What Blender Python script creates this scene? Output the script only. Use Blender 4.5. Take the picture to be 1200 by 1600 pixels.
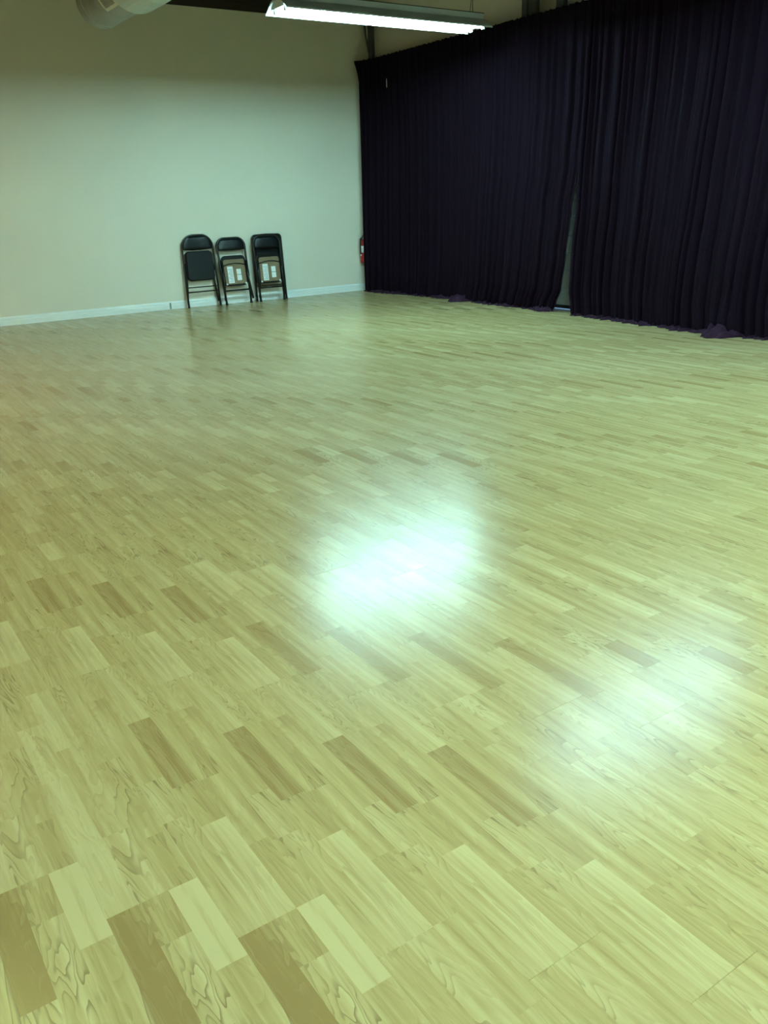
import bpy, math, random
from mathutils import Vector, Matrix

random.seed(7)
for o in list(bpy.data.objects):
    bpy.data.objects.remove(o)
S = bpy.context.scene
COL = S.collection

# ------------------------------------------------------------------ camera
H = 1.33                       # eye height, metres; x runs along the back wall, y into the room
FPX = 1340.0                   # focal length in pixels of the 1200 x 1600 frame
AX = Vector((0.8272256, -0.21781739, 0.51793184))
AY = Vector((-0.5608511, -0.26461868, 0.78448901))
AZ = Vector((-0.03382091, -0.93943203, -0.34106247))
cam_d = bpy.data.cameras.new('camera')
cam_d.sensor_fit = 'VERTICAL'
cam_d.sensor_height = 36.0
cam_d.lens = FPX / 1600.0 * 36.0
cam_d.clip_start = 0.02
cam = bpy.data.objects.new('camera', cam_d)
COL.objects.link(cam)
cam.matrix_world = Matrix(((AX[0], -AX[1], -AX[2], 0.0),
                           (AY[0], -AY[1], -AY[2], 0.0),
                           (AZ[0], -AZ[1], -AZ[2], H),
                           (0, 0, 0, 1)))
S.camera = cam


def project(x, y, z):
    p = Vector((x, y, z - H))
    a = AX * p[0] + AY * p[1] + AZ * p[2]
    if a[2] < 0.05:
        return None
    return 600 + FPX * a[0] / a[2], 800 + FPX * a[1] / a[2]


# ------------------------------------------------------------------ light, exposure
# tube emission of each hooded fixture: colour times strength
TUBES = {
    'back': (17.2, 35.5, 35.0),      # greenish cool-white, hangs in view
    'mid': (9.5, 17.5, 20.0),
    'near': (34.0, 67.0, 60.0),
    'over': (19.0, 30.5, 24.5),      # over the camera
    'warm_mid': (7.0, 8.0, 2.5),    # older, warmer tubes on the left
    'warm_back': (14.0, 11.0, 4.5),
}
w = bpy.data.worlds.new('daylight_sky')
S.world = w
w.use_nodes = True
w.node_tree.nodes['Background'].inputs[0].default_value = (0.32, 0.62, 1.0, 1)
w.node_tree.nodes['Background'].inputs[1].default_value = 0.5
S.view_settings.view_transform = 'Standard'
S.view_settings.look = 'None'
S.view_settings.gamma = 1.0
S.view_settings.use_curve_mapping = False
S.view_settings.exposure = 2.0

# ------------------------------------------------------------------ helpers


class MB:
    """collects polygons; build() links them as one mesh object"""

    def __init__(self):
        self.v, self.f, self.m, self.s = [], [], [], []

    def add(self, verts, faces, mi=0, smooth=False):
        b = len(self.v)
        self.v += [tuple(p) for p in verts]
        for f in faces:
            self.f.append([b + i for i in f])
            self.m.append(mi)
            self.s.append(smooth)
        return self

    def box(self, x0, x1, y0, y1, z0, z1, mi=0):
        v = [(x, y, z) for z in (z0, z1) for y in (y0, y1) for x in (x0, x1)]
        return self.add(v, [(0, 2, 3, 1), (4, 5, 7, 6), (0, 1, 5, 4), (2, 6, 7, 3), (0, 4, 6, 2), (1, 3, 7, 5)], mi)

    def rbox(self, x0, x1, y0, y1, z0, z1, r, n=4, b=0.0, mi=0):
        """slab lying in the xz plane with rounded corners (radius r), thickness along y, edges softened by b"""
        def outline(inset):
            pts = []
            rr = max(r - inset, 0.0005)
            for cx, cz, a0 in ((x1 - r, z1 - r, 0), (x0 + r, z1 - r, 90), (x0 + r, z0 + r, 180), (x1 - r, z0 + r, 270)):
                for i in range(n + 1):
                    a = math.radians(a0 + 90 * i / n)
                    pts.append((cx + rr * math.cos(a), cz + rr * math.sin(a)))
            return pts
        rings = [(y0, b), (y0 + b, 0), (y1 - b, 0), (y1, b)] if b > 0 else [(y0, 0), (y1, 0)]
        m = 4 * (n + 1)
        vs = []
        for y, ins in rings:
            vs += [(p[0], y, p[1]) for p in outline(ins)]
        fs = [tuple(range(m))]
        for k in range(len(rings) - 1):
            for i in range(m):
                j = (i + 1) % m
                fs.append((k * m + j, k * m + i, (k + 1) * m + i, (k + 1) * m + j))
        fs.append(tuple(reversed(range((len(rings) - 1) * m, len(rings) * m))))
        return self.add(vs, fs, mi, False)

    def tube(self, pts, r, n=10, mi=0, caps=True, closed=False):
        pts = [Vector(p) for p in pts]
        rs = r if isinstance(r, (list, tuple)) else [r] * len(pts)
        N = len(pts)
        t0 = (pts[1] - pts[0]).normalized()
        up = Vector((0, 0, 1)) if abs(t0.z) < 0.9 else Vector((0, 1, 0))
        nrm = (up - t0 * up.dot(t0)).normalized()
        vs = []
        for i in range(N):
            if closed:
                t = (pts[(i + 1) % N] - pts[i - 1]).normalized()
            elif i == 0:
                t = t0
            elif i == N - 1:
                t = (pts[i] - pts[i - 1]).normalized()
            else:
                t = (pts[i + 1] - pts[i - 1]).normalized()
            nrm = (nrm - t * nrm.dot(t)).normalized()
            bn = t.cross(nrm)
            for k in range(n):
                a = 2 * math.pi * k / n
                vs.append(pts[i] + (nrm * math.cos(a) + bn * math.sin(a)) * rs[i])
        fs = []
        for i in range(N if closed else N - 1):
            j = (i + 1) % N
            for k in range(n):
                l = (k + 1) % n
                fs.append((i * n + k, i * n + l, j * n + l, j * n + k))
        self.add(vs, fs, mi, True)
        if caps and not closed:
            b = len(self.v) - N * n
            self.f.append([b + k for k in reversed(range(n))]); self.m.append(mi); self.s.append(False)
            self.f.append([b + (N - 1) * n + k for k in range(n)]); self.m.append(mi); self.s.append(False)
        return self

    def lathe(self, prof, cx, cy, n=24, mi=0, smooth=True):
        vs, fs = [], []
        for r, z in prof:
            for k in range(n):
                a = 2 * math.pi * k / n
                vs.append((cx + r * math.cos(a), cy + r * math.sin(a), z))
        for i in range(len(prof) - 1):
            for k in range(n):
                l = (k + 1) % n
                fs.append((i * n + k, i * n + l, (i + 1) * n + l, (i + 1) * n + k))
        fs.append(tuple(reversed(range(n))))
        fs.append(tuple(range((len(prof) - 1) * n, len(prof) * n)))
        return self.add(vs, fs, mi, smooth)

    def prism(self, poly, axis, a0, a1, mi=0, smooth=False):
        """closed 2-D outline swept along an axis: 'x' takes (y,z), 'y' takes (x,z)"""
        n = len(poly)
        vs = []
        for a in (a0, a1):
            for p, q in poly:
                vs.append((a, p, q) if axis == 'x' else (p, a, q))
        fs = [tuple(reversed(range(n))), tuple(range(n, 2 * n))]
        for i in range(n):
            j = (i + 1) % n
            fs.append((i, j, n + j, n + i))
        return self.add(vs, fs, mi, smooth)

    def build(self, name, mat, parent=None, recalc=True):
        me = bpy.data.meshes.new(name)
        me.from_pydata(self.v, [], self.f)
        mats = mat if isinstance(mat, (list, tuple)) else [mat]
        for m in mats:
            me.materials.append(m)
        me.polygons.foreach_set('material_index', self.m)
        me.polygons.foreach_set('use_smooth', self.s)
        me.update()
        if recalc:
            import bmesh
            bm = bmesh.new(); bm.from_mesh(me)
            bmesh.ops.recalc_face_normals(bm, faces=bm.faces)
            bm.to_mesh(me); bm.free()
        o = bpy.data.objects.new(name, me)
        COL.objects.link(o)
        if parent:
            o.parent = parent
        return o


def tag(o, label=None, cat=None, group=None, kind=None):
    if label: o['label'] = label
    if cat: o['category'] = cat
    if group: o['group'] = group
    if kind: o['kind'] = kind
    return o


def empty(name, loc=(0, 0, 0), rot=(0, 0, 0)):
    o = bpy.data.objects.new(name, None)
    o.empty_display_size = 0.1
    COL.objects.link(o)
    o.location = loc
    o.rotation_euler = rot
    return o


def copy_tree(o, parent=None):
    c = o.copy()
    COL.objects.link(c)
    c.parent = parent
    for ch in list(o.children):
        copy_tree(ch, c)
    return c


# ------------------------------------------------------------------ materials
def mat(name, col, rough=0.5, metal=0.0, spec=0.5, var=0.08, scale=12.0, bump=0.0, bscale=60.0, stretch=(1, 1, 1), emit=None, sheen=0.0, sheen_col=(1, 1, 1)):
    m = bpy.data.materials.new(name)
    m.use_nodes = True
    nt = m.node_tree
    N, L = nt.nodes, nt.links
    b = N['Principled BSDF']
    b.inputs['Roughness'].default_value = rough
    b.inputs['Metallic'].default_value = metal
    b.inputs['Specular IOR Level'].default_value = spec
    tc = N.new('ShaderNodeTexCoord')
    mp = N.new('ShaderNodeMapping')
    mp.inputs['Scale'].default_value = stretch
    L.new(tc.outputs['Object'], mp.inputs[0])
    nz = N.new('ShaderNodeTexNoise')
    nz.inputs['Scale'].default_value = scale
    nz.inputs['Detail'].default_value = 4
    L.new(mp.outputs[0], nz.inputs['Vector'])
    rp = N.new('ShaderNodeValToRGB')
    rp.color_ramp.elements[0].position = 0.3
    rp.color_ramp.elements[1].position = 0.7
    rp.color_ramp.elements[0].color = (*[c * (1 - var) for c in col], 1)
    rp.color_ramp.elements[1].color = (*[min(1, c * (1 + var)) for c in col], 1)
    L.new(nz.outputs['Fac'], rp.inputs[0])
    L.new(rp.outputs[0], b.inputs['Base Color'])
    if bump:
        n2 = N.new('ShaderNodeTexNoise')
        n2.inputs['Scale'].default_value = bscale
        n2.inputs['Detail'].default_value = 3
        L.new(mp.outputs[0], n2.inputs['Vector'])
        bp = N.new('ShaderNodeBump')
        bp.inputs['Strength'].default_value = bump
        bp.inputs['Distance'].default_value = 0.01
        L.new(n2.outputs['Fac'], bp.inputs['Height'])
        L.new(bp.outputs[0], b.inputs['Normal'])
    if emit:
        b.inputs['Emission Color'].default_value = (*emit[0], 1)
        b.inputs['Emission Strength'].default_value = emit[1]
    if sheen:
        b.inputs['Sheen Weight'].default_value = sheen
        b.inputs['Sheen Roughness'].default_value = 0.35
        b.inputs['Sheen Tint'].default_value = (*sheen_col, 1)
    return m


def wood_material():
    m = bpy.data.materials.new('maple_laminate')
    m.use_nodes = True
    nt = m.node_tree
    N, L = nt.nodes, nt.links
    b = N['Principled BSDF']
    uv = N.new('ShaderNodeUVMap'); uv.uv_map = 'grain'
    at = N.new('ShaderNodeAttribute'); at.attribute_name = 'tone'
    sep = N.new('ShaderNodeSeparateColor')
    L.new(at.outputs['Color'], sep.inputs[0])
    su = N.new('ShaderNodeSeparateXYZ'); L.new(uv.outputs[0], su.inputs[0])

    def math_(op, a, b_=None, c=None):
        n = N.new('ShaderNodeMath'); n.operation = op
        for i, x in enumerate((a, b_, c)):
            if x is None: continue
            if isinstance(x, (int, float)): n.inputs[i].default_value = x
            else: L.new(x, n.inputs[i])
        return n.outputs[0]

    seed = math_('MULTIPLY', sep.outputs[2], 97.0)

    def coords(sx, sy, off=0.0):
        c = N.new('ShaderNodeCombineXYZ')
        L.new(math_('MULTIPLY', su.outputs[0], sx), c.inputs[0])
        L.new(math_('MULTIPLY', su.outputs[1], sy), c.inputs[1])
        L.new(math_('ADD', seed, off), c.inputs[2])
        return c.outputs[0]

    def noise(vec, detail=2.0, dist=0.0, rough=0.5):
        n = N.new('ShaderNodeTexNoise')
        n.inputs['Scale'].default_value = 1.0
        n.inputs['Detail'].default_value = detail
        n.inputs['Distortion'].default_value = dist
        n.inputs['Roughness'].default_value = rough
        L.new(vec, n.inputs['Vector'])
        return n.outputs['Fac']

    def mrange(v, a, c, to0=0.0, to1=1.0):
        n = N.new('ShaderNodeMapRange'); n.interpolation_type = 'SMOOTHSTEP'
        L.new(v, n.inputs['Value'])
        for nm, x in (('From Min', a), ('From Max', c), ('To Min', to0), ('To Max', to1)):
            n.inputs[nm].default_value = x
        return n.outputs[0]

    field = noise(coords(19, 2.3), 2.6, 0.7)                 # growth-ring height field
    ring = math_('FRACT', math_('MULTIPLY', field, 12.0))
    # saw profile: slow rise, thin dark latewood line at the end
    late = mrange(ring, 0.60, 0.97)
    cut = mrange(ring, 0.97, 1.0, 1.0, 0.0)
    late = math_('MULTIPLY', late, cut)
    patch = mrange(noise(coords(12, 3.4, 31.0), 1.5), 0.44, 0.66)
    late = math_('MULTIPLY', math_('MULTIPLY', late, patch), sep.outputs[1])
    shade = noise(coords(38, 1.9, 11.0), 3.0, 0.5)
    fibre = noise(coords(330, 7, 5.0), 3.0)
    ramp = N.new('ShaderNodeValToRGB')
    e = ramp.color_ramp.elements
    e[0].position = 0.0; e[0].color = (0.318, 0.204, 0.084, 1)
    e[1].position = 1.0; e[1].color = (0.566, 0.448, 0.240, 1)
    q = e.new(0.5); q.color = (0.446, 0.325, 0.149, 1)
    t = math_('ADD', sep.outputs[0], math_('MULTIPLY', math_('SUBTRACT', shade, 0.5), 1.25))
    t = math_('ADD', t, math_('MULTIPLY', math_('SUBTRACT', fibre, 0.5), 0.28))
    t = math_('ADD', t, math_('MULTIPLY', math_('SUBTRACT', ring, 0.5), -0.17))
    L.new(t, ramp.inputs[0])
    mx = N.new('ShaderNodeMix'); mx.data_type = 'RGBA'; mx.blend_type = 'MIX'
    L.new(math_('MULTIPLY', late, 0.68), mx.inputs[0])
    L.new(ramp.outputs[0], mx.inputs[6])
    mx.inputs[7].default_value = (0.20, 0.125, 0.055, 1)
    L.new(mx.outputs[2], b.inputs['Base Color'])
    L.new(mrange(fibre, 0.2, 0.8, 0.215, 0.265), b.inputs['Roughness'])
    b.inputs['Specular IOR Level'].default_value = 0.36
    bp = N.new('ShaderNodeBump')
    bp.inputs['Strength'].default_value = 0.03
    bp.inputs['Distance'].default_value = 0.002
    L.new(fibre, bp.inputs['Height'])
    L.new(bp.outputs[0], b.inputs['Normal'])
    return m


M = {
    'wood': wood_material(),
    'sub': mat('underlay', (0.16, 0.11, 0.06), 0.8),
    'wall': mat('cream_wall_paint', (0.74, 0.68, 0.59), 0.62, spec=0.3, var=0.02, scale=1.2, bump=0.05, bscale=140),
    'base': mat('white_trim_paint', (0.80, 0.82, 0.82), 0.4, var=0.02),
    'ceil': mat('dark_brown_ceiling', (0.035, 0.022, 0.018), 0.8, var=0.2, scale=4),
    'beam': mat('dark_stained_timber', (0.030, 0.019, 0.017), 0.65, var=0.3, scale=6, stretch=(0.3, 8, 8), bump=0.1),
    'steel': mat('dark_painted_steel', (0.060, 0.064, 0.066), 0.5, metal=0.0, var=0.15),
    'velvet': mat('plum_velvet', (0.0066, 0.0020, 0.0070), 0.9, spec=0.1, var=0.12, scale=3, stretch=(12, 12, 0.6), sheen=0.03, sheen_col=(0.55, 0.30, 0.62)),
    'hem': mat('plum_velvet_lit_hem', (0.026, 0.0085, 0.022), 0.85, spec=0.15, var=0.2, scale=14, sheen=0.06, sheen_col=(0.6, 0.3, 0.65)),  # same velvet, lighter: the light on the bunched hem is put into its colour
    'thread': mat('white_thread', (0.7, 0.7, 0.68), 0.7),
    'door': mat('pale_door_paint', (0.84, 0.87, 0.87), 0.5, var=0.05),
    'rubber': mat('black_rubber', (0.012, 0.012, 0.012), 0.7),
    'frame': mat('black_powder_coat', (0.0045, 0.0050, 0.0050), 0.30, var=0.1),
    'vinyl': mat('black_vinyl', (0.0045, 0.0055, 0.0075), 0.34, spec=0.32, var=0.15, scale=40, bump=0.15, bscale=220),
    'hard': mat('brown_hardboard', (0.225, 0.155, 0.092), 0.7, var=0.1, scale=30),
    'paper': mat('white_paper_label', (0.80, 0.82, 0.84), 0.6, var=0.03),
    'ink': mat('grey_print', (0.24, 0.26, 0.28), 0.6),
    'galv': mat('galvanised_duct', (0.33, 0.32, 0.29), 0.5, metal=0.5, var=0.12, scale=7),
    'galv2': mat('pale_sheet_metal', (0.52, 0.57, 0.55), 0.5, metal=0.35, var=0.06, scale=5),
    'grille': mat('ivory_register_frame', (0.66, 0.65, 0.56), 0.5),
    'slat': mat('register_blade', (0.30, 0.29, 0.25), 0.5),
    'enamel': mat('white_enamel', (0.62, 0.63, 0.64), 0.35, var=0.02),
    'hood_out': mat('pale_enamel_housing', (0.62, 0.70, 0.80), 0.4, var=0.03),
    'red': mat('red_enamel', (0.42, 0.018, 0.020), 0.3, var=0.08),
    'brass': mat('valve_metal', (0.55, 0.52, 0.42), 0.35, metal=0.8),
    'concrete': mat('concrete', (0.50, 0.49, 0.46), 0.85, var=0.1, scale=5, bump=0.2, bscale=30),
    'wire': mat('galvanised_wire', (0.08, 0.085, 0.08), 0.5, metal=0.3),
    'plate': mat('grey_cover_plate', (0.22, 0.26, 0.25), 0.6),
}

# ------------------------------------------------------------------ room shell
XL, XR, YF, YB, ZT = -3.2, 7.84, -3.6, 11.86, 4.6
WALL_TOP = 3.78
tag(MB().box(XL - .15, XR + .15, YB, YB + .15, -0.02, WALL_TOP).build('wall_back', M['wall']), kind='structure')
tag(MB().box(XL - .15, XL, YF, YB, -0.02, ZT).build('wall_left', M['wall']), kind='structure')
tag(MB().box(XL - .15, XR + .15, YF - .15, YF, -0.02, ZT).build('wall_front', M['wall']), kind='structure')
DY0, DY1, DZ = 5.4, 8.4, 2.7            # opening of the roll-up door behind the drapes
wr = MB()
wr.box(XR, XR + .15, YF, DY0, -0.02, ZT)
wr.box(XR, XR + .15, DY1, YB, -0.02, ZT)
wr.box(XR, XR + .15, DY0, DY1, DZ, ZT)
tag(wr.build('wall_right', M['wall']), kind='structure')
tag(MB().box(XL - .15, XR + .15, YF - .15, YB + .4, ZT, ZT + .12).build('ceiling', M['ceil']), kind='structure')
tag(MB().box(XL - .15, XR, YB - .012, YB + .3, WALL_TOP, ZT).build('trim_1', M['beam']), 'dark stained timber header along the top of the back wall', kind='structure')
tag(MB().box(XR + .15, XR + 4, DY0 - 2, DY1 + 2, -0.12, -0.012).build('floor_outside', M['concrete']), kind='structure')

# baseboard with a stepped profile
prof = [(YB, 0.0), (YB - .016, 0.0), (YB - .016, .058), (YB - .013, .066), (YB - .013, .084), (YB - .008, .098), (YB - .003, .106), (YB, .108)]
bb = MB().prism(prof, 'x', XL, XR).build('baseboard_back', M['base'])
tag(bb, kind='structure')
MB().rbox(4.358, 4.380, YB - .024, YB - .0155, .006, .090, .004, 2, .002).build('joint_cover', M['plate'], bb)
tag(MB().prism([(XL, 0), (XL + .016, 0), (XL + .016, .062), (XL + .008, .098), (XL, .108)], 'y', YF, YB - .02).build('baseboard_left', M['base']), kind='structure')

# roll-up door seen through the gap between the drapes, a slit of daylight under it
door = empty('door_1', (XR + .012, (DY0 + DY1) / 2, 0)); tag(door, 'pale slatted roll-up door behind the gap in the drapes', kind='structure')
SH = 0.205
zz = 0.045
sm = None
while zz < DZ - .01:
    if sm is None:
        b_ = MB()
        L2 = (DY1 - DY0) / 2 - .01
        b_.prism([(0, .008), (0, SH - .008), (.014, SH), (.03, SH), (.03, 0), (.014, 0)], 'y', -L2, L2)
        s_ = b_.build('slat', M['door'], door)
        sm = s_.data
    else:
        s_ = bpy.data.objects.new('slat', sm); COL.objects.link(s_); s_.parent = door
    s_.location = (0, 0, zz)
    zz += SH
MB().box(-.004, .035, -1.47, 1.47, .008, .049).build('bottom_rail', M['steel'], door)
tag(MB().box(XR - .004, XR + .15, DY0, DY1, -0.03, -.004).build('trim_2', M['concrete']), 'concrete door sill', kind='structure')

# ------------------------------------------------------------------ floor: three-strip maple laminate
floor = tag(MB().box(XL - .1, XR, YF - .1, YB, -0.05, -0.0085).build('floor', M['sub']), kind='structure')
PW, PL, X0, Y0, SHIFT = 0.1935, 1.2, 0.2514, 1.44, -0.199
SW = PW / 3


def make_decor(seed, first=False):
    rnd = random.Random(seed)
    lanes = []
    for l in range(3):
        cuts, t = [], 0.0
        while t < PL - 0.16:
            ln = rnd.choice((0.17, 0.22, 0.28, 0.34, 0.40, 0.46))
            if t + ln > PL - 0.14: ln = PL - t
            cuts.append([t, t + ln]); t += ln
        cuts[-1][1] = PL
        lane = []
        for a, b in cuts:
            q = rnd.random()
            tone = rnd.uniform(0.04, .18) if q < .09 else rnd.uniform(.76, .92) if q < .21 else rnd.uniform(.42, .70)
            lane.append((a, b, tone, 0.25 if (q < .21 or rnd.random() < .2) else rnd.uniform(.6, 1.0), rnd.random()))
        lanes.append(lane)
    if first:
        lanes[0] = [(0, .33, .06, .15, .11), (.33, .74, .62, 1.0, .37), (.74, PL, .45, .9, .52)]
        lanes[1] = [(0, .13, .44, .3, .61), (.13, .56, .66, 1.0, .73), (.56, .86, .40, .8, .21), (.86, PL, .6, .9, .83)]
        lanes[2] = [(0, .245, .95, .15, .91), (.245, .66, .58, 1.0, .47), (.66, PL, .5, 1.0, .17)]
    return lanes


DEC = [make_decor(100 + i, i == 0) for i in range(12)]
planks = []
k0 = math.floor((XL - X0) / PW); k1 = math.ceil((XR - X0) / PW)
for k in range(k0, k1 + 1):
    xa = X0 + k * PW
    ya = Y0 + SHIFT * k
    n0 = math.floor((YF - ya) / PL); n1 = math.ceil((YB - ya) / PL) + 1
    for n in range(n0, n1 + 1):
        yend = ya + n * PL                      # far end of this board
        grp = (k + 2 + n * 5) // 4
        did = random.Random(grp * 7919 + n * 104729).randrange(12)
        if n == 0 and -2 <= k <= 1: did = 0
        flip = (did != 0) and (random.Random(grp * 31 + n * 17).random() < .5)
        for l in range(3):
            ll = 2 - l if flip else l
            for a, b, tone, gs, sd in DEC[did][ll]:
                if flip: y0_, y1_ = yend - PL + a, yend - PL + b
                else: y0_, y1_ = yend - b, yend - a
                x0_, x1_ = xa + l * SW, xa + (l + 1) * SW
                gx0 = 0.00012 if l == 0 else 0.00003
                gx1 = 0.00012 if l == 2 else 0.00003
                g0 = 0.0002 if abs(y0_ - (yend - PL)) < 1e-6 else 0.00003
                g1 = 0.0002 if abs(y1_ - yend) < 1e-6 else 0.00003
                y0c, y1c = max(y0_ + g0, YF), min(y1_ - g1, YB - .001)
                x0c, x1c = max(x0_ + gx0, XL), min(x1_ - gx1, XR - .001)
                if y1c - y0c < .01 or x1c - x0c < .005: continue
                tn = min(1, max(0, tone + random.uniform(-.03, .03)))
                planks.append((x0c, x1c, y0c, y1c, tn, gs, sd, x0_, y0_, flip))


def poly_area(p):
    # clipped crudely to the frame by clamping
    q = []
    for x, y in (p):
        q.append((min(1200, max(0, x)), min(1600, max(0, y))))
    return abs(sum(q[i][0] * q[(i + 1) % 4][1] - q[(i + 1) % 4][0] * q[i][1] for i in range(4))) / 2


scored = []
for i, p in enumerate(planks):
    c = [project(p[0], p[2], 0), project(p[1], p[2], 0), project(p[1], p[3], 0), project(p[0], p[3], 0)]
    if any(q is None for q in c): scored.append((0, i)); continue
    scored.append((poly_area(c), i))
scored.sort(reverse=True)
single = set(i for a, i in scored[:300] if a > 0)


def plank_mesh(name, items, ox=0.0, oy=0.0):
    vs, fs, uvs, cols = [], [], [], []
    for x0, x1, y0, y1, tn, gs, sd, gx, gy, flip in items:
        b = len(vs)
        z0, z1, e = -0.0085, 0.0, 0.0002
        ring = [(x0, y0), (x1, y0), (x1, y1), (x0, y1)]
        inn = [(x0 + e, y0 + e), (x1 - e, y0 + e), (x1 - e, y1 - e), (x0 + e, y1 - e)]
        pts = [(x, y, z0) for x, y in ring] + [(x, y, z1 - .0001) for x, y in ring] + [(x, y, z1) for x, y in inn]
        for x, y, z in pts:
            vs.append((x - ox, y - oy, z))
        fl = [(8, 9, 10, 11)]
        for i in range(4):
            j = (i + 1) % 4
            fl.append((i, j, 4 + j, 4 + i)); fl.append((4 + i, 4 + j, 8 + j, 8 + i))
        for f in fl:
            fs.append([b + i for i in f])
            for i in f:
                u, v = pts[i][0] - gx, pts[i][1] - gy
                if flip: u, v = SW - u, PL - v
                uvs += [u + sd * 3.0, v + sd * 7.0]
                cols += [tn, gs, sd, 1.0]
    me = bpy.data.meshes.new(name)
    me.from_pydata(vs, [], fs)
    me.materials.append(M['wood'])
    lay = me.uv_layers.new(name='grain')
    lay.data.foreach_set('uv', uvs)
    ca = me.color_attributes.new('tone', 'FLOAT_COLOR', 'CORNER')
    ca.data.foreach_set('color', cols)
    me.update()
    return me


for i in sorted(single):
    p = planks[i]
    cx, cy = (p[0] + p[1]) / 2, (p[2] + p[3]) / 2
    o = bpy.data.objects.new('plank', plank_mesh('plank', [p], cx, cy))
    COL.objects.link(o); o.location = (cx, cy, 0); o.parent = floor
rest = bpy.data.objects.new('planks', plank_mesh('planks', [p for i, p in enumerate(planks) if i not in single]))
COL.objects.link(rest); rest.parent = floor
tag(rest, kind='stuff')

# ------------------------------------------------------------------ posts dropping from the ceiling to the curtain rod
def post(label, x, y, halfs, brace=False):
    c = empty('ceiling_post', (x, y, 3.13)); tag(c, label, 'post', 'steel posts above the drapes')
    top = ZT - 3.13 - .0005
    for a, b in halfs:
        MB().box(-.03, .03, a, b, 0, top).build('shaft', M['steel'], c)
    if len(halfs) > 1:
        MB().box(-.006, .006, halfs[0][1], halfs[1][0], 0, top).build('web', M['steel'], c)
    if brace:
        MB().tube([(-.035, .012, .22), (-.055, .060, .45), (-.065, .085, .75), (-.06, .095, top - .01)], .017, 8).build('brace', M['steel'], c)
    MB().box(-.05, .05, halfs[0][0] - .03, halfs[-1][1] + .03, top - .012, top).build('ceiling_plate', M['steel'], c)
    return c


post('slim dark steel post with a slanting brace in the room corner', 7.725, 11.595, [(-.042, .042)], True)
post('wide dark steel post of two shafts, above the middle of the drapes', 7.70, 8.255, [(-.115, -.035), (.035, .115)])
post('single dark steel post, rightmost of those rising above the drapes', 7.70, 7.76, [(-.058, .058)])

# ------------------------------------------------------------------ drapes
CX, CTOP = 7.61, 3.23


def lerp_table(t, tab):
    if t <= tab[0][0]: return tab[0][1]
    for (a, va), (b, vb) in zip(tab, tab[1:]):
        if t <= b:
            q = (t - a) / (b - a); q = q * q * (3 - 2 * q)
            return va + (vb - va) * q
    return tab[-1][1]


def smooth(a, b, t):
    q = min(1, max(0, (t - a) / (b - a)))
    return q * q * (3 - 2 * q)


def fold_fn(seed, length):
    """irregular pleats: a phase that speeds up and slows down along the cloth"""
    r = random.Random(seed)
    knots = [0.0]
    while knots[-1] < length + .3:
        knots.append(knots[-1] + r.choice((.075, .09, .11, .13, .16, .20)))
    amps = [r.uniform(.35, 1.0) for _ in knots]
    lean = [r.uniform(-.05, .05) for _ in knots]

    def f(s, z):
        for i in range(len(knots) - 1):
            if knots[i] <= s < knots[i + 1]: break
        q = (s - knots[i]) / (knots[i + 1] - knots[i])
        a = amps[i] * (1 - q) + amps[i + 1] * q
        v = math.cos(2 * math.pi * q)
        v = math.copysign(abs(v) ** 0.7, v)
        return a * v
    return f


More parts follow.
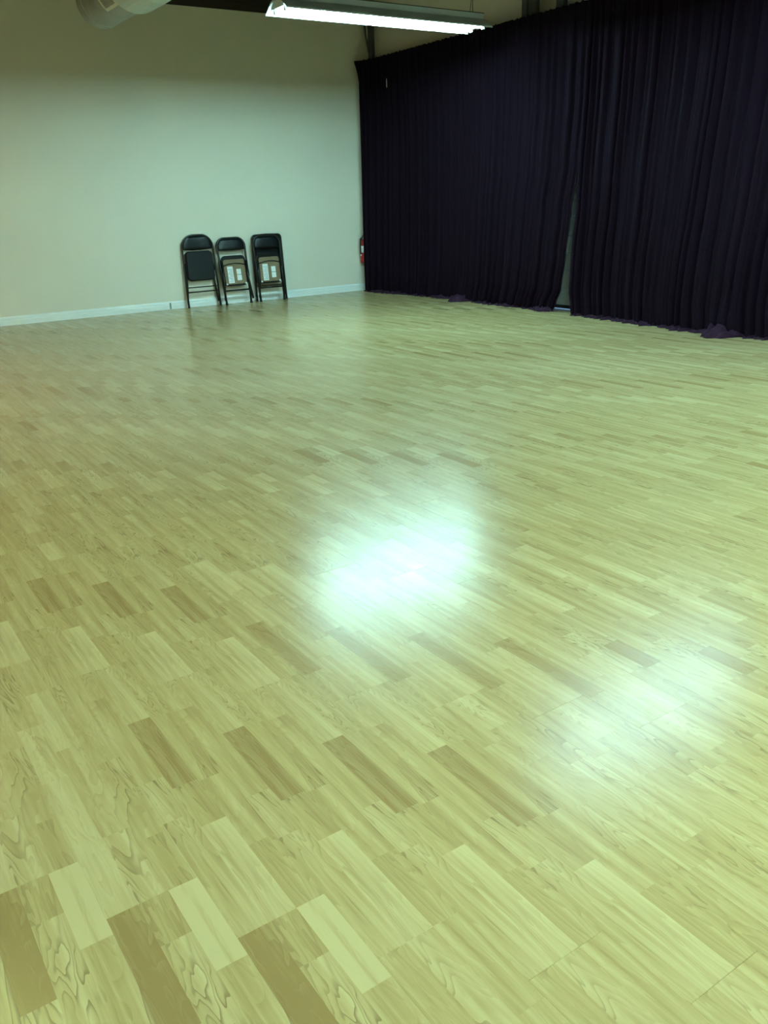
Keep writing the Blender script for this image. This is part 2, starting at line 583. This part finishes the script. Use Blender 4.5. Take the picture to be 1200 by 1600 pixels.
def drape(label, y_near, y_far, base_x, bunches, seed):
    """y_near / y_far: tables height -> y of the two side edges; base_x: table y -> x of the hem on the floor"""
    root = empty('drape', (CX, (y_near[-1][1] + y_far[-1][1]) / 2, 0)); ox, oy, _ = root.location
    tag(root, label, 'curtain', 'floor-length drapes')
    length = y_far[-1][1] - y_near[-1][1]
    f1, f2 = fold_fn(seed, length), fold_fn(seed + 50, length)
    r = random.Random(seed + 9)
    ph = [r.uniform(0, 6.28) for _ in range(6)]
    nc = int(length / .0105)
    zs = [CTOP + .012, CTOP, CTOP - .03, CTOP - .07, CTOP - .12, CTOP - .2] + [CTOP - .2 - (CTOP - .5) * i / 34 for i in range(1, 35)] + [.25, .2, .15, .11, .075, .045, .022, .008]
    g = MB()
    vs = []
    puddle = []
    for z in zs:
        ya, yb_ = lerp_table(z, y_near), lerp_table(z, y_far)
        d = CTOP - z
        amp = .013 + .022 * smooth(.05, .6, d) + .010 * smooth(1.0, 3.0, d)
        for j in range(nc + 1):
            q = j / nc
            s = q * length
            y = ya + (yb_ - ya) * q
            mixw = smooth(.6, 2.6, d)
            fo = f1(s, z) * (1 - mixw * .6) + f2(s, z) * mixw * .6
            fo += .25 * math.sin(s * 71 + ph[0] + z * .6) + .18 * math.sin(s * 131 + ph[1])
            bx = lerp_table(y, base_x)
            x = CX + (bx - CX) * (smooth(0.2, 3.23, d)) - amp * fo
            x -= .03 * smooth(.5, 3, d) * math.sin(s * 2.3 + ph[2])
            x -= .05 * smooth(11.2, 11.7, y) * (1 - smooth(.2, CTOP, d))
            zz_ = z
            if z > CTOP - .01:                         # scalloped header
                zz_ = z + .005 * math.sin(s * 67 + ph[3]) + .004 * math.sin(s * 131 + ph[4])
            for by, bw, bo in bunches:
                x -= bo * .55 * math.exp(-((y - by) / bw) ** 2) * smooth(.35, .02, z)
            vs.append((x - ox, y - oy, zz_))
    fs = []
    for i in range(len(zs) - 1):
        for j in range(nc):
            a = i * (nc + 1) + j
            fs.append((a, a + 1, a + nc + 2, a + nc + 1))
    g.add(vs, fs, 0, True)
    cloth = g.build('cloth', M['velvet'], root, recalc=False)
    sol = cloth.modifiers.new('thickness', 'SOLIDIFY'); sol.thickness = .004
    # hem lying on the floor in front of the cloth
    hv, hf = [], []
    last = (len(zs) - 1) * (nc + 1)
    prof_n = 8
    rr = random.Random(seed + 77)
    p2 = [rr.uniform(0, 6.28) for _ in range(6)]
    for j in range(nc + 1):
        bx_, by_, _ = vs[last + j]
        y = by_ + oy
        s = j / nc * length
        wv = .5 + .3 * math.sin(s * 5.1 + p2[0]) + .25 * math.sin(s * 11.7 + p2[1]) + .15 * math.sin(s * 29 + p2[2])
        out = .018 + .05 * max(0, wv)
        hgt = .012 + .02 * max(0, wv)
        for by, bw, bo in bunches:
            e = math.exp(-((y - by) / bw) ** 2)
            out += bo * e; hgt += bo * .42 * min(1, 1.5 * e) * (1 + .22 * math.sin(s * 44 + p2[3]) + .12 * math.sin(s * 91))
        for i in range(prof_n):
            t = i / (prof_n - 1)
            xx = bx_ + .012 - (out + .012) * t
            zt = hgt * (math.sin(math.pi * min(1, t * .62 + .38)) ** .8) * (1 + .28 * math.sin(s * 47 + t * 6 + p2[4]) + .2 * math.sin(s * 83 - t * 9 + p2[5]))
            if i == prof_n - 1: zt = .001
            if i == 0: zt = max(zt, .03)
            hv.append((xx + .012 * math.sin(s * 37 + t * 5) * t, by_ + .012 * math.sin(s * 23 + t * 7 + p2[5]) * t, max(.0012, zt)))
    for j in range(nc):
        for i in range(prof_n - 1):
            a = j * prof_n + i
            hf.append((a, a + 1, a + prof_n + 1, a + prof_n))
    h = MB().add(hv, hf, 0, True).build('hem', M['hem'], root, recalc=False)
    return root


d1 = drape('dark plum velvet drape from the far corner to the slit of door',
           [(0, 7.62), (.08, 7.57), (.29, 7.487), (.65, 7.433), (1.15, 7.379), (1.7, 7.30), (2.3, 7.26), (CTOP, 7.25)],
           [(0, 11.70), (CTOP, 11.70)],
           [(7.4, 7.56), (8.0, 7.57), (9.3, 7.66), (9.6, 7.67), (10.4, 7.60), (11.2, 7.58), (11.7, 7.545)],
           [(9.42, .10, .13), (11.25, .12, .03), (7.78, .11, .05)], 3)
d2 = drape('dark plum velvet drape nearest the camera, right of the slit',
           [(0, 1.8), (CTOP, 1.8)],
           [(0, 7.22), (.04, 7.24), (.3, 7.275), (.66, 7.274), (1.15, 7.252), (1.7, 7.262), (2.3, 7.255), (CTOP, 7.26)],
           [(1.8, 7.45), (4.6, 7.40), (5.2, 7.38), (6.2, 7.40), (6.8, 7.47), (7.25, 7.50)],
           [(5.09, .13, .14), (6.08, .05, .05), (5.62, .09, .035)], 21)
# flared end of the header at the far corner, and a loose thread
fl = MB()
fv = []
for i, (z, x) in enumerate(((CTOP + .012, 7.490), (CTOP - .012, 7.492), (CTOP - .07, 7.515), (CTOP - .16, 7.541), (CTOP - .30, 7.566))):
    for x2, y2 in ((x, 11.708), (x + .004, 11.700), (7.60, 11.62), (7.60, 11.64)):
        fv.append((x2 - CX, y2 - d1.location[1], z))
ff = []
for i in range(4):
    for k in range(4):
        l = (k + 1) % 4
        ff.append((i * 4 + k, i * 4 + l, i * 4 + 4 + l, i * 4 + 4 + k))
ff += [(3, 2, 1, 0), (16, 17, 18, 19)]
fl.add(fv, ff).build('header_end', M['velvet'], d1)
MB().tube([(-.058, 10.98 - d1.location[1], 2.93), (-.060, 10.978 - d1.location[1], 2.87), (-.058, 10.98 - d1.location[1], 2.82)], .004, 6).build('loose_thread', M['thread'], d1)
rod = MB().tube([(CX + .092, 1.7, CTOP - .06), (CX + .092, 11.845, CTOP - .06)], .016, 12).build('curtain_rod', M['steel'])
tag(rod, 'dark steel rod carrying the drapes along their top edge', 'curtain rod')

# ------------------------------------------------------------------ fluorescent fixtures
FZ = 3.0


def fixture(label, cx, cy, tube_mat, n=1):
    root = empty('fluorescent_light', (cx, cy, FZ)); tag(root, label, 'ceiling light', 'hooded fluorescent lights')
    L2 = 1.22
    # hood: lower lip at z=0, flat top at .10; thickness given by an inner and an outer outline
    HW, TW, TH = .205, .055, .098
    t = .003
    outer = [(-HW, 0), (-HW, .012), (-TW - .03, TH - .004), (-TW, TH), (TW, TH), (TW + .03, TH - .004), (HW, .012), (HW, 0)]
    inner = [(HW - t, 0), (HW - t, .012 - .001), (TW + .03 - t, TH - .004 - t), (-TW - .03 + t, TH - .004 - t), (-HW + t, .012 - .001), (-HW + t, 0)]
    no, ni = len(outer), len(inner)
    mo = MB()
    vo = [(x, y, z) for x in (-L2, L2) for y, z in outer]
    mo.add(vo, [(i, i + 1, no + i + 1, no + i) for i in range(no - 1)], 0)
    vi = [(x, y, z) for x in (-L2, L2) for y, z in inner]
    mo.add(vi, [(i, i + 1, ni + i + 1, ni + i) for i in range(ni - 1)], 1)
    # lips
    mo.box(-L2, L2, -HW, -HW + t, -.002, .0, 0)
    mo.box(-L2, L2, HW - t, HW, -.002, .0, 0)
    mo.build('hood', [M['hood_out'], M['enamel']], root)
    MB().box(-L2, L2, -.06, .06, TH + .0005, TH + .052).build('ballast_channel', M['hood_out'], root)
    MB().box(-L2 - .004, L2 + .004, -.064, .064, TH + .052, TH + .060).build('channel_lid', M['steel'], root)
    for s in (-1, 1):
        e = MB()
        e.prism([(-TW - .028, TH - .006), (-HW * .62, .044), (-HW * .62, .03), (HW * .62, .03), (HW * .62, .044), (TW + .028, TH - .006)], 'x', s * (L2 - .02), s * (L2 - .016))
        e.build('end_plate', M['hood_out'], root)
        for y in (-.10, .10):
            so = MB(); so.rbox(s * (L2 - .045) - .012, s * (L2 - .045) + .012, y - .018, y + .018, -.006, .066, .008, 3, .002)
            so.build('socket', M['enamel'], root)
        hg = MB()
        hx = s * (L2 - .10)
        top = ZT - FZ - .002
        hg.tube([(hx, 0, TH + .058), (hx, 0, top)], .0035, 6)
        hg.tube([(hx - .005, .04, TH + .058), (hx - .002, .002, TH + .30)], .003, 6)
        hg.build('hanger', M['wire'], root)
    for y in (-.10, .10):
        MB().tube([(-L2 + .055, y, .020), (L2 - .055, y, .020)], .019, 14).build('tube', tube_mat, root)
    return root


def tube_mat(k):
    c = TUBES[k]; p = max(c)
    return mat('lit_tube_' + k, (0.9, 0.9, 0.9), 0.4, emit=(tuple(x / p for x in c) if p else (0, 0, 0), p))


fixture('long hooded fluorescent light hanging in view before the drapes', 5.49, 7.97, tube_mat('back'))
fixture('hooded fluorescent light above frame, mirrored at right on the floor', 5.49, 4.20, tube_mat('mid'))
fixture('hooded fluorescent light out of frame, right of the camera by the drapes', 5.49, 0.45, tube_mat('near'))
fixture('hooded fluorescent light out of frame, almost above the camera', 1.6, 0.30, tube_mat('over'))
fixture('warm hooded fluorescent light mirrored at the lower left floor corner', -0.80, 4.12, tube_mat('warm_mid'))
fixture('warm hooded fluorescent light out of frame, left of the back wall', -0.80, 8.00, tube_mat('warm_back'))

# ------------------------------------------------------------------ round duct
DX, DZc, DR, DYE = 3.31, 3.357, .247, 10.0
duct = empty('air_duct', (DX, DYE, DZc - DR)); tag(duct, 'round galvanised air duct with a register, hanging at upper left', 'duct')


def dloc(y): return y - DYE


body = MB()
segs = [DYE - .0, DYE - .62, DYE - 1.32, 7.4, 6.2, 5.0, 3.8, 2.6]
for a, b in zip(segs, segs[1:]):
    n = 40
    vs = []
    for y in (a, b):
        for k in range(n):
            an = 2 * math.pi * k / n
            vs.append((DR * math.cos(an), dloc(y), DR + DR * math.sin(an)))
    body.add(vs, [(k, (k + 1) % n, n + (k + 1) % n, n + k) for k in range(n)], 0, True)
for y, inv in ((segs[0], False), (segs[-1], True)):
    n = 40
    body.add([(DR * math.cos(2 * math.pi * k / n), dloc(y), DR + DR * math.sin(2 * math.pi * k / n)) for k in range(n)], [tuple(range(n))], 0)
body.build('pipe', M['galv'], duct)
for y in (DYE - .16, 7.4, 6.2, 5.0, 3.8):
    MB().tube([((DR + .001) * math.cos(2 * math.pi * k / 40), dloc(y), DR + (DR + .001) * math.sin(2 * math.pi * k / 40)) for k in range(40)], .0055, 6, closed=True).build('seam', M['galv2'], duct)
# register on the lower near side of the duct (towards -x and down)
reg = MB(); blades = MB()
RA0, RA1 = math.radians(178), math.radians(234)
RY0, RY1 = DYE - 1.00, DYE - .66
def rp(an, y, r): return (r * math.cos(an), dloc(y), DR + r * math.sin(an))
def arc_patch(mb, a0, a1, y0, y1, r0, r1, n=6):
    vs, fs = [], []
    for i in range(n + 1):
        an = a0 + (a1 - a0) * i / n
        vs += [rp(an, y0, r0), rp(an, y1, r0), rp(an, y1, r1), rp(an, y0, r1)]
    for i in range(n):
        for k in range(4):
            l = (k + 1) % 4
            fs.append((i * 4 + k, i * 4 + l, i * 4 + 4 + l, i * 4 + 4 + k))
    fs += [(3, 2, 1, 0), (n * 4, n * 4 + 1, n * 4 + 2, n * 4 + 3)]
    mb.add(vs, fs)
fw = .03
arc_patch(reg, RA0, RA1, RY0, RY0 + fw, DR - .002, DR + .014)
arc_patch(reg, RA0, RA1, RY1 - fw, RY1, DR - .002, DR + .014)
arc_patch(reg, RA0, RA0 + fw / DR, RY0 + fw, RY1 - fw, DR - .002, DR + .014, 2)
arc_patch(reg, RA1 - fw / DR, RA1, RY0 + fw, RY1 - fw, DR - .002, DR + .014, 2)
rg = reg.build('register', M['grille'], duct)
for i in range(7):
    a = RA0 + fw / DR + (RA1 - RA0 - 2 * fw / DR) * (i + .1) / 7
    bmb = MB(); arc_patch(bmb, a, a + (RA1 - RA0 - 2 * fw / DR) * .8 / 7, RY0 + fw, RY1 - fw, DR + .001, DR + .008, 1)
    bmb.build('blade', M['slat'], rg)
# pale sheet-metal sleeve farther along the duct
sl = MB()
SR = .288
prof_s = [(DR + .001, 8.97), (SR, 8.93), (SR, 8.42), (DR + .001, 8.38)]
n = 40
vs = []
for r_, y in prof_s:
    for k in range(n):
        an = 2 * math.pi * k / n
        vs.append((r_ * math.cos(an), dloc(y), DR + r_ * math.sin(an)))
fs = []
for i in range(3):
    for k in range(n):
        l = (k + 1) % n
        fs.append((i * n + k, i * n + l, i * n + n + l, i * n + n + k))
sl.add(vs, fs, 0, False).build('sleeve', M['galv2'], duct)
for y in (8.36, 6.0, 3.5):
    MB().box(DR + .004, DR + .012, dloc(y) - .010, dloc(y) + .010, DR - .01, ZT - (DZc - DR) - .002).build('hanger_strap', M['grille'], duct)

# ------------------------------------------------------------------ folding chairs
def u_path(w0, w1, z0, z1, R, y, n=7, arch=0.0):
    """inverted U: half-width w0 at the feet, w1 at the shoulders"""
    pts = [(-w0, y, z0), (-(w0 + w1) / 2, y, (z0 + z1 - R) / 2), (-w1, y, z1 - R)]
    for i in range(1, n + 1):
        a = math.pi - (math.pi / 2) * i / n
        pts.append((-w1 + R + R * math.cos(a), y, z1 - R + R * math.sin(a)))
    pts.append((0, y, z1 + arch))
    for i in range(n + 1):
        a = math.pi / 2 - (math.pi / 2) * i / n
        pts.append((w1 - R + R * math.cos(a), y, z1 - R + R * math.sin(a)))
    pts += [((w0 + w1) / 2, y, (z0 + z1 - R) / 2), (w0, y, z0)]
    return pts


def folding_chair(label, loc, rz, lean, tot=.985, half=.225, R=.165, arch=0.0, seat=(.365, .755), seat_w=.20, back=(.775, .955), stretch=(.275, .21), labels=False, foot=.012, tr=.0125, bar=.0075, board_top=.022):
    root = empty('folding_chair', loc, (lean, 0, rz))
    root.rotation_mode = 'XYZ'
    tag(root, label, 'chair', 'folding chairs leaning on the back wall')
    MB().tube(u_path(half + foot, half, .012, tot - tr, R, 0, arch=arch), tr, 10).build('back_frame', M['frame'], root)
    for s in (-1, 1):
        f = MB().tube([(s * (half + foot), 0, .0), (s * (half + foot), 0, .035)], tr + .003, 10).build('foot', M['rubber'], root)
    # rear leg frame, folded flat behind, feet ending a little higher
    rw = half - .024
    rear = MB()
    for s in (-1, 1):
        rear.tube([(s * (rw + .026), .032, .07), (s * rw, .030, .34), (s * (rw - .006), .026, .60)], tr, 8)
    rear.tube([(-rw - .012, .031, stretch[-1]), (rw + .012, .031, stretch[-1])], bar, 8)
    rear.build('rear_legs', M['frame'], root)
    for s in (-1, 1):
        MB().tube([(s * (rw + .027), .032, .060), (s * (rw + .025), .032, .095)], .0135, 8).build('foot', M['rubber'], root)
        MB().box(s * (half - .010) - .004, s * (half - .010) + .004, -.020, .036, seat[0] + .12, seat[0] + .20).build('hinge', M['frame'], root)
    for z in stretch:
        MB().tube([(-half - foot * .6, 0, z), (half + foot * .6, 0, z)], bar, 8).build('stretcher', M['frame'], root)
    # seat: steel pan, padded vinyl face (towards -y), hardboard underside (towards +y)
    pan = MB().rbox(-seat_w - .006, seat_w + .006, -.004, .014, seat[0] - .004, seat[1] + .004, .06, 5, .003).build('seat_pan', M['frame'], root)
    MB().rbox(-seat_w, seat_w, -.036, -.003, seat[0], seat[1], .055, 6, .010).build('seat_pad', M['vinyl'], root)
    und = MB().rbox(-seat_w + .016, seat_w - .016, .0135, .0175, seat[0] + .018, seat[1] - board_top, .03, 4, .001).build('seat_underside', M['hard'], root)
    MB().tube([(-seat_w + .004, .022, seat[1] - .135), (-seat_w * .5, .024, seat[1] - .112), (0, .025, seat[1] - .104), (seat_w * .5, .024, seat[1] - .112), (seat_w - .004, .022, seat[1] - .135)], .007, 6).build('seat_brace', M['frame'], root)
    for s in (-1, 1):
        MB().box(s * (seat_w - .03) - .012, s * (seat_w - .03) + .012, .0176, .0192, seat[0] + .010, seat[0] + .034).build('rivet_tab', M['paper'], root)
    if labels:   # seen from behind: left in the picture is +x here
        t = MB().rbox(.030, .115, .0176, .0186, seat[0] + .035, seat[1] - .145, .002, 1).build('paper_label', M['paper'], und)
        pr = MB()
        for i in range(9):
            z = seat[0] + .052 + i * .021
            pr.box(.040, .105 - (.02 if i % 3 == 1 else 0), .0187, .0190, z, z + .006)
        pr.build('label_print', M['ink'], und)
        for z0, z1 in ((seat[0] + .068, seat[0] + .143), (seat[0] + .150, seat[0] + .225)):
            MB().rbox(-.092, -.022, .0176, .0186, z0, z1, .002, 1).build('paper_label', M['paper'], und)
    # padded backrest between the uprights, slightly dished
    bw = half - .008
    vs, fs = [], []
    nx, nz = 16, 10
    for side in (0, 1):
        for iz in range(nz + 1):
            z = back[0] + (back[1] - back[0]) * iz / nz
            zc = z - (tot - tr - R)
            lim = bw if zc <= 0 else max(.03, (half - R) + math.sqrt(max(0, R * R - zc * zc)) - .006)
            lim = min(bw, lim)
            for ix in range(nx + 1):
                u = -1 + 2 * ix / nx
                edge = 1 - max(abs(u) ** 6, abs(2 * iz / nz - 1) ** 6)
                y = (-.006 - .014 * edge if side == 0 else .006 + .012 * edge) + .010 * (1 - u * u)
                zz2 = z + (.010 * (u * u) if iz == 0 else 0)
                vs.append((u * lim, y, zz2))
    off = (nx + 1) * (nz + 1)
    for iz in range(nz):
        for ix in range(nx):
            a = iz * (nx + 1) + ix
            fs.append((a, a + 1, a + nx + 2, a + nx + 1))
            fs.append((off + a, off + a + nx + 1, off + a + nx + 2, off + a + 1))
    for ix in range(nx):
        fs.append((ix + 1, ix, off + ix, off + ix + 1))
        a = nz * (nx + 1) + ix
        fs.append((a, a + 1, off + a + 1, off + a))
    for iz in range(nz):
        a = iz * (nx + 1)
        fs.append((a, a + nx + 1, off + a + nx + 1, off + a))
        a += nx
        fs.append((a + nx + 1, a, off + a, off + a + nx + 1))
    MB().add(vs, fs, 0, True).build('backrest', M['vinyl'], root)
    return root


# positive lean about x tips the top towards -y, so use negative angles to lean on the wall
folding_chair('black padded folding chair with seat facing out, leftmost on the wall', (4.845, 11.755, 0), 0, -.075, half=.228, tr=.0135)
TURNED = dict(tot=.930, half=.214, R=.115, seat=(.262, .672), seat_w=.178, back=(.745, .902), stretch=(.195,), labels=True, foot=-.022, tr=.0155, bar=.011, board_top=.050)
folding_chair('middle folding chair turned round, underside labels showing, wall visible through its back', (5.335, 11.665, 0), math.pi, .150, **TURNED)
folding_chair('folding chair turned round, underside labels showing, front of the right-hand pair', (5.872, 11.660, 0), math.pi, .085, **TURNED)
folding_chair('square-shouldered black folding chair behind another at the right end', (5.925, 11.785, 0), 0, -.045,
              tot=.935, half=.232, R=.045, arch=.006, seat=(.36, .76), seat_w=.205, back=(.735, .918), stretch=(.275, .21), tr=.0135)

# ------------------------------------------------------------------ fire extinguisher
EX, EY = 7.578, YB - .075
ext = empty('fire_extinguisher', (EX, EY, .43)); tag(ext, 'red fire extinguisher on the back wall, half behind the drape', 'fire extinguisher')
MB().lathe([(.045, .0), (.054, .008), (.056, .02), (.056, .27), (.050, .30), (.034, .325), (.018, .338), (.018, .352)], 0, 0, 24).build('cylinder', M['red'], ext)
MB().lathe([(.0566, .150), (.0572, .151), (.0572, .249), (.0566, .25)], 0, 0, 24).build('label_band', M['paper'], ext)
v = MB(); v.lathe([(.016, .350), (.020, .356), (.020, .372), (.013, .38)], 0, 0, 12)
v.box(-.010, .045, -.012, .012, .362, .378)
v.build('valve', M['brass'], ext)
hd = MB()
hd.tube([(-.012, 0, .382), (-.02, -.004, .395), (.06, -.004, .404)], .006, 6)
hd.tube([(-.012, 0, .366), (.05, -.004, .350)], .005, 6)
hd.build('handle', M['frame'], ext)
MB().tube([(-.012, -.005, .372), (-.045, -.012, .366), (-.068, -.018, .325), (-.072, -.018, .25), (-.070, -.018, .16), (-.064, -.016, .115)], .010, 8).build('hose', M['rubber'], ext)
MB().tube([(-.064, -.016, .128), (-.062, -.016, .100)], [.012, .010], 8).build('nozzle', M['paper'], ext)
MB().box(-.02, .02, .045, .0745, .10, .36).build('wall_bracket', M['steel'], ext)
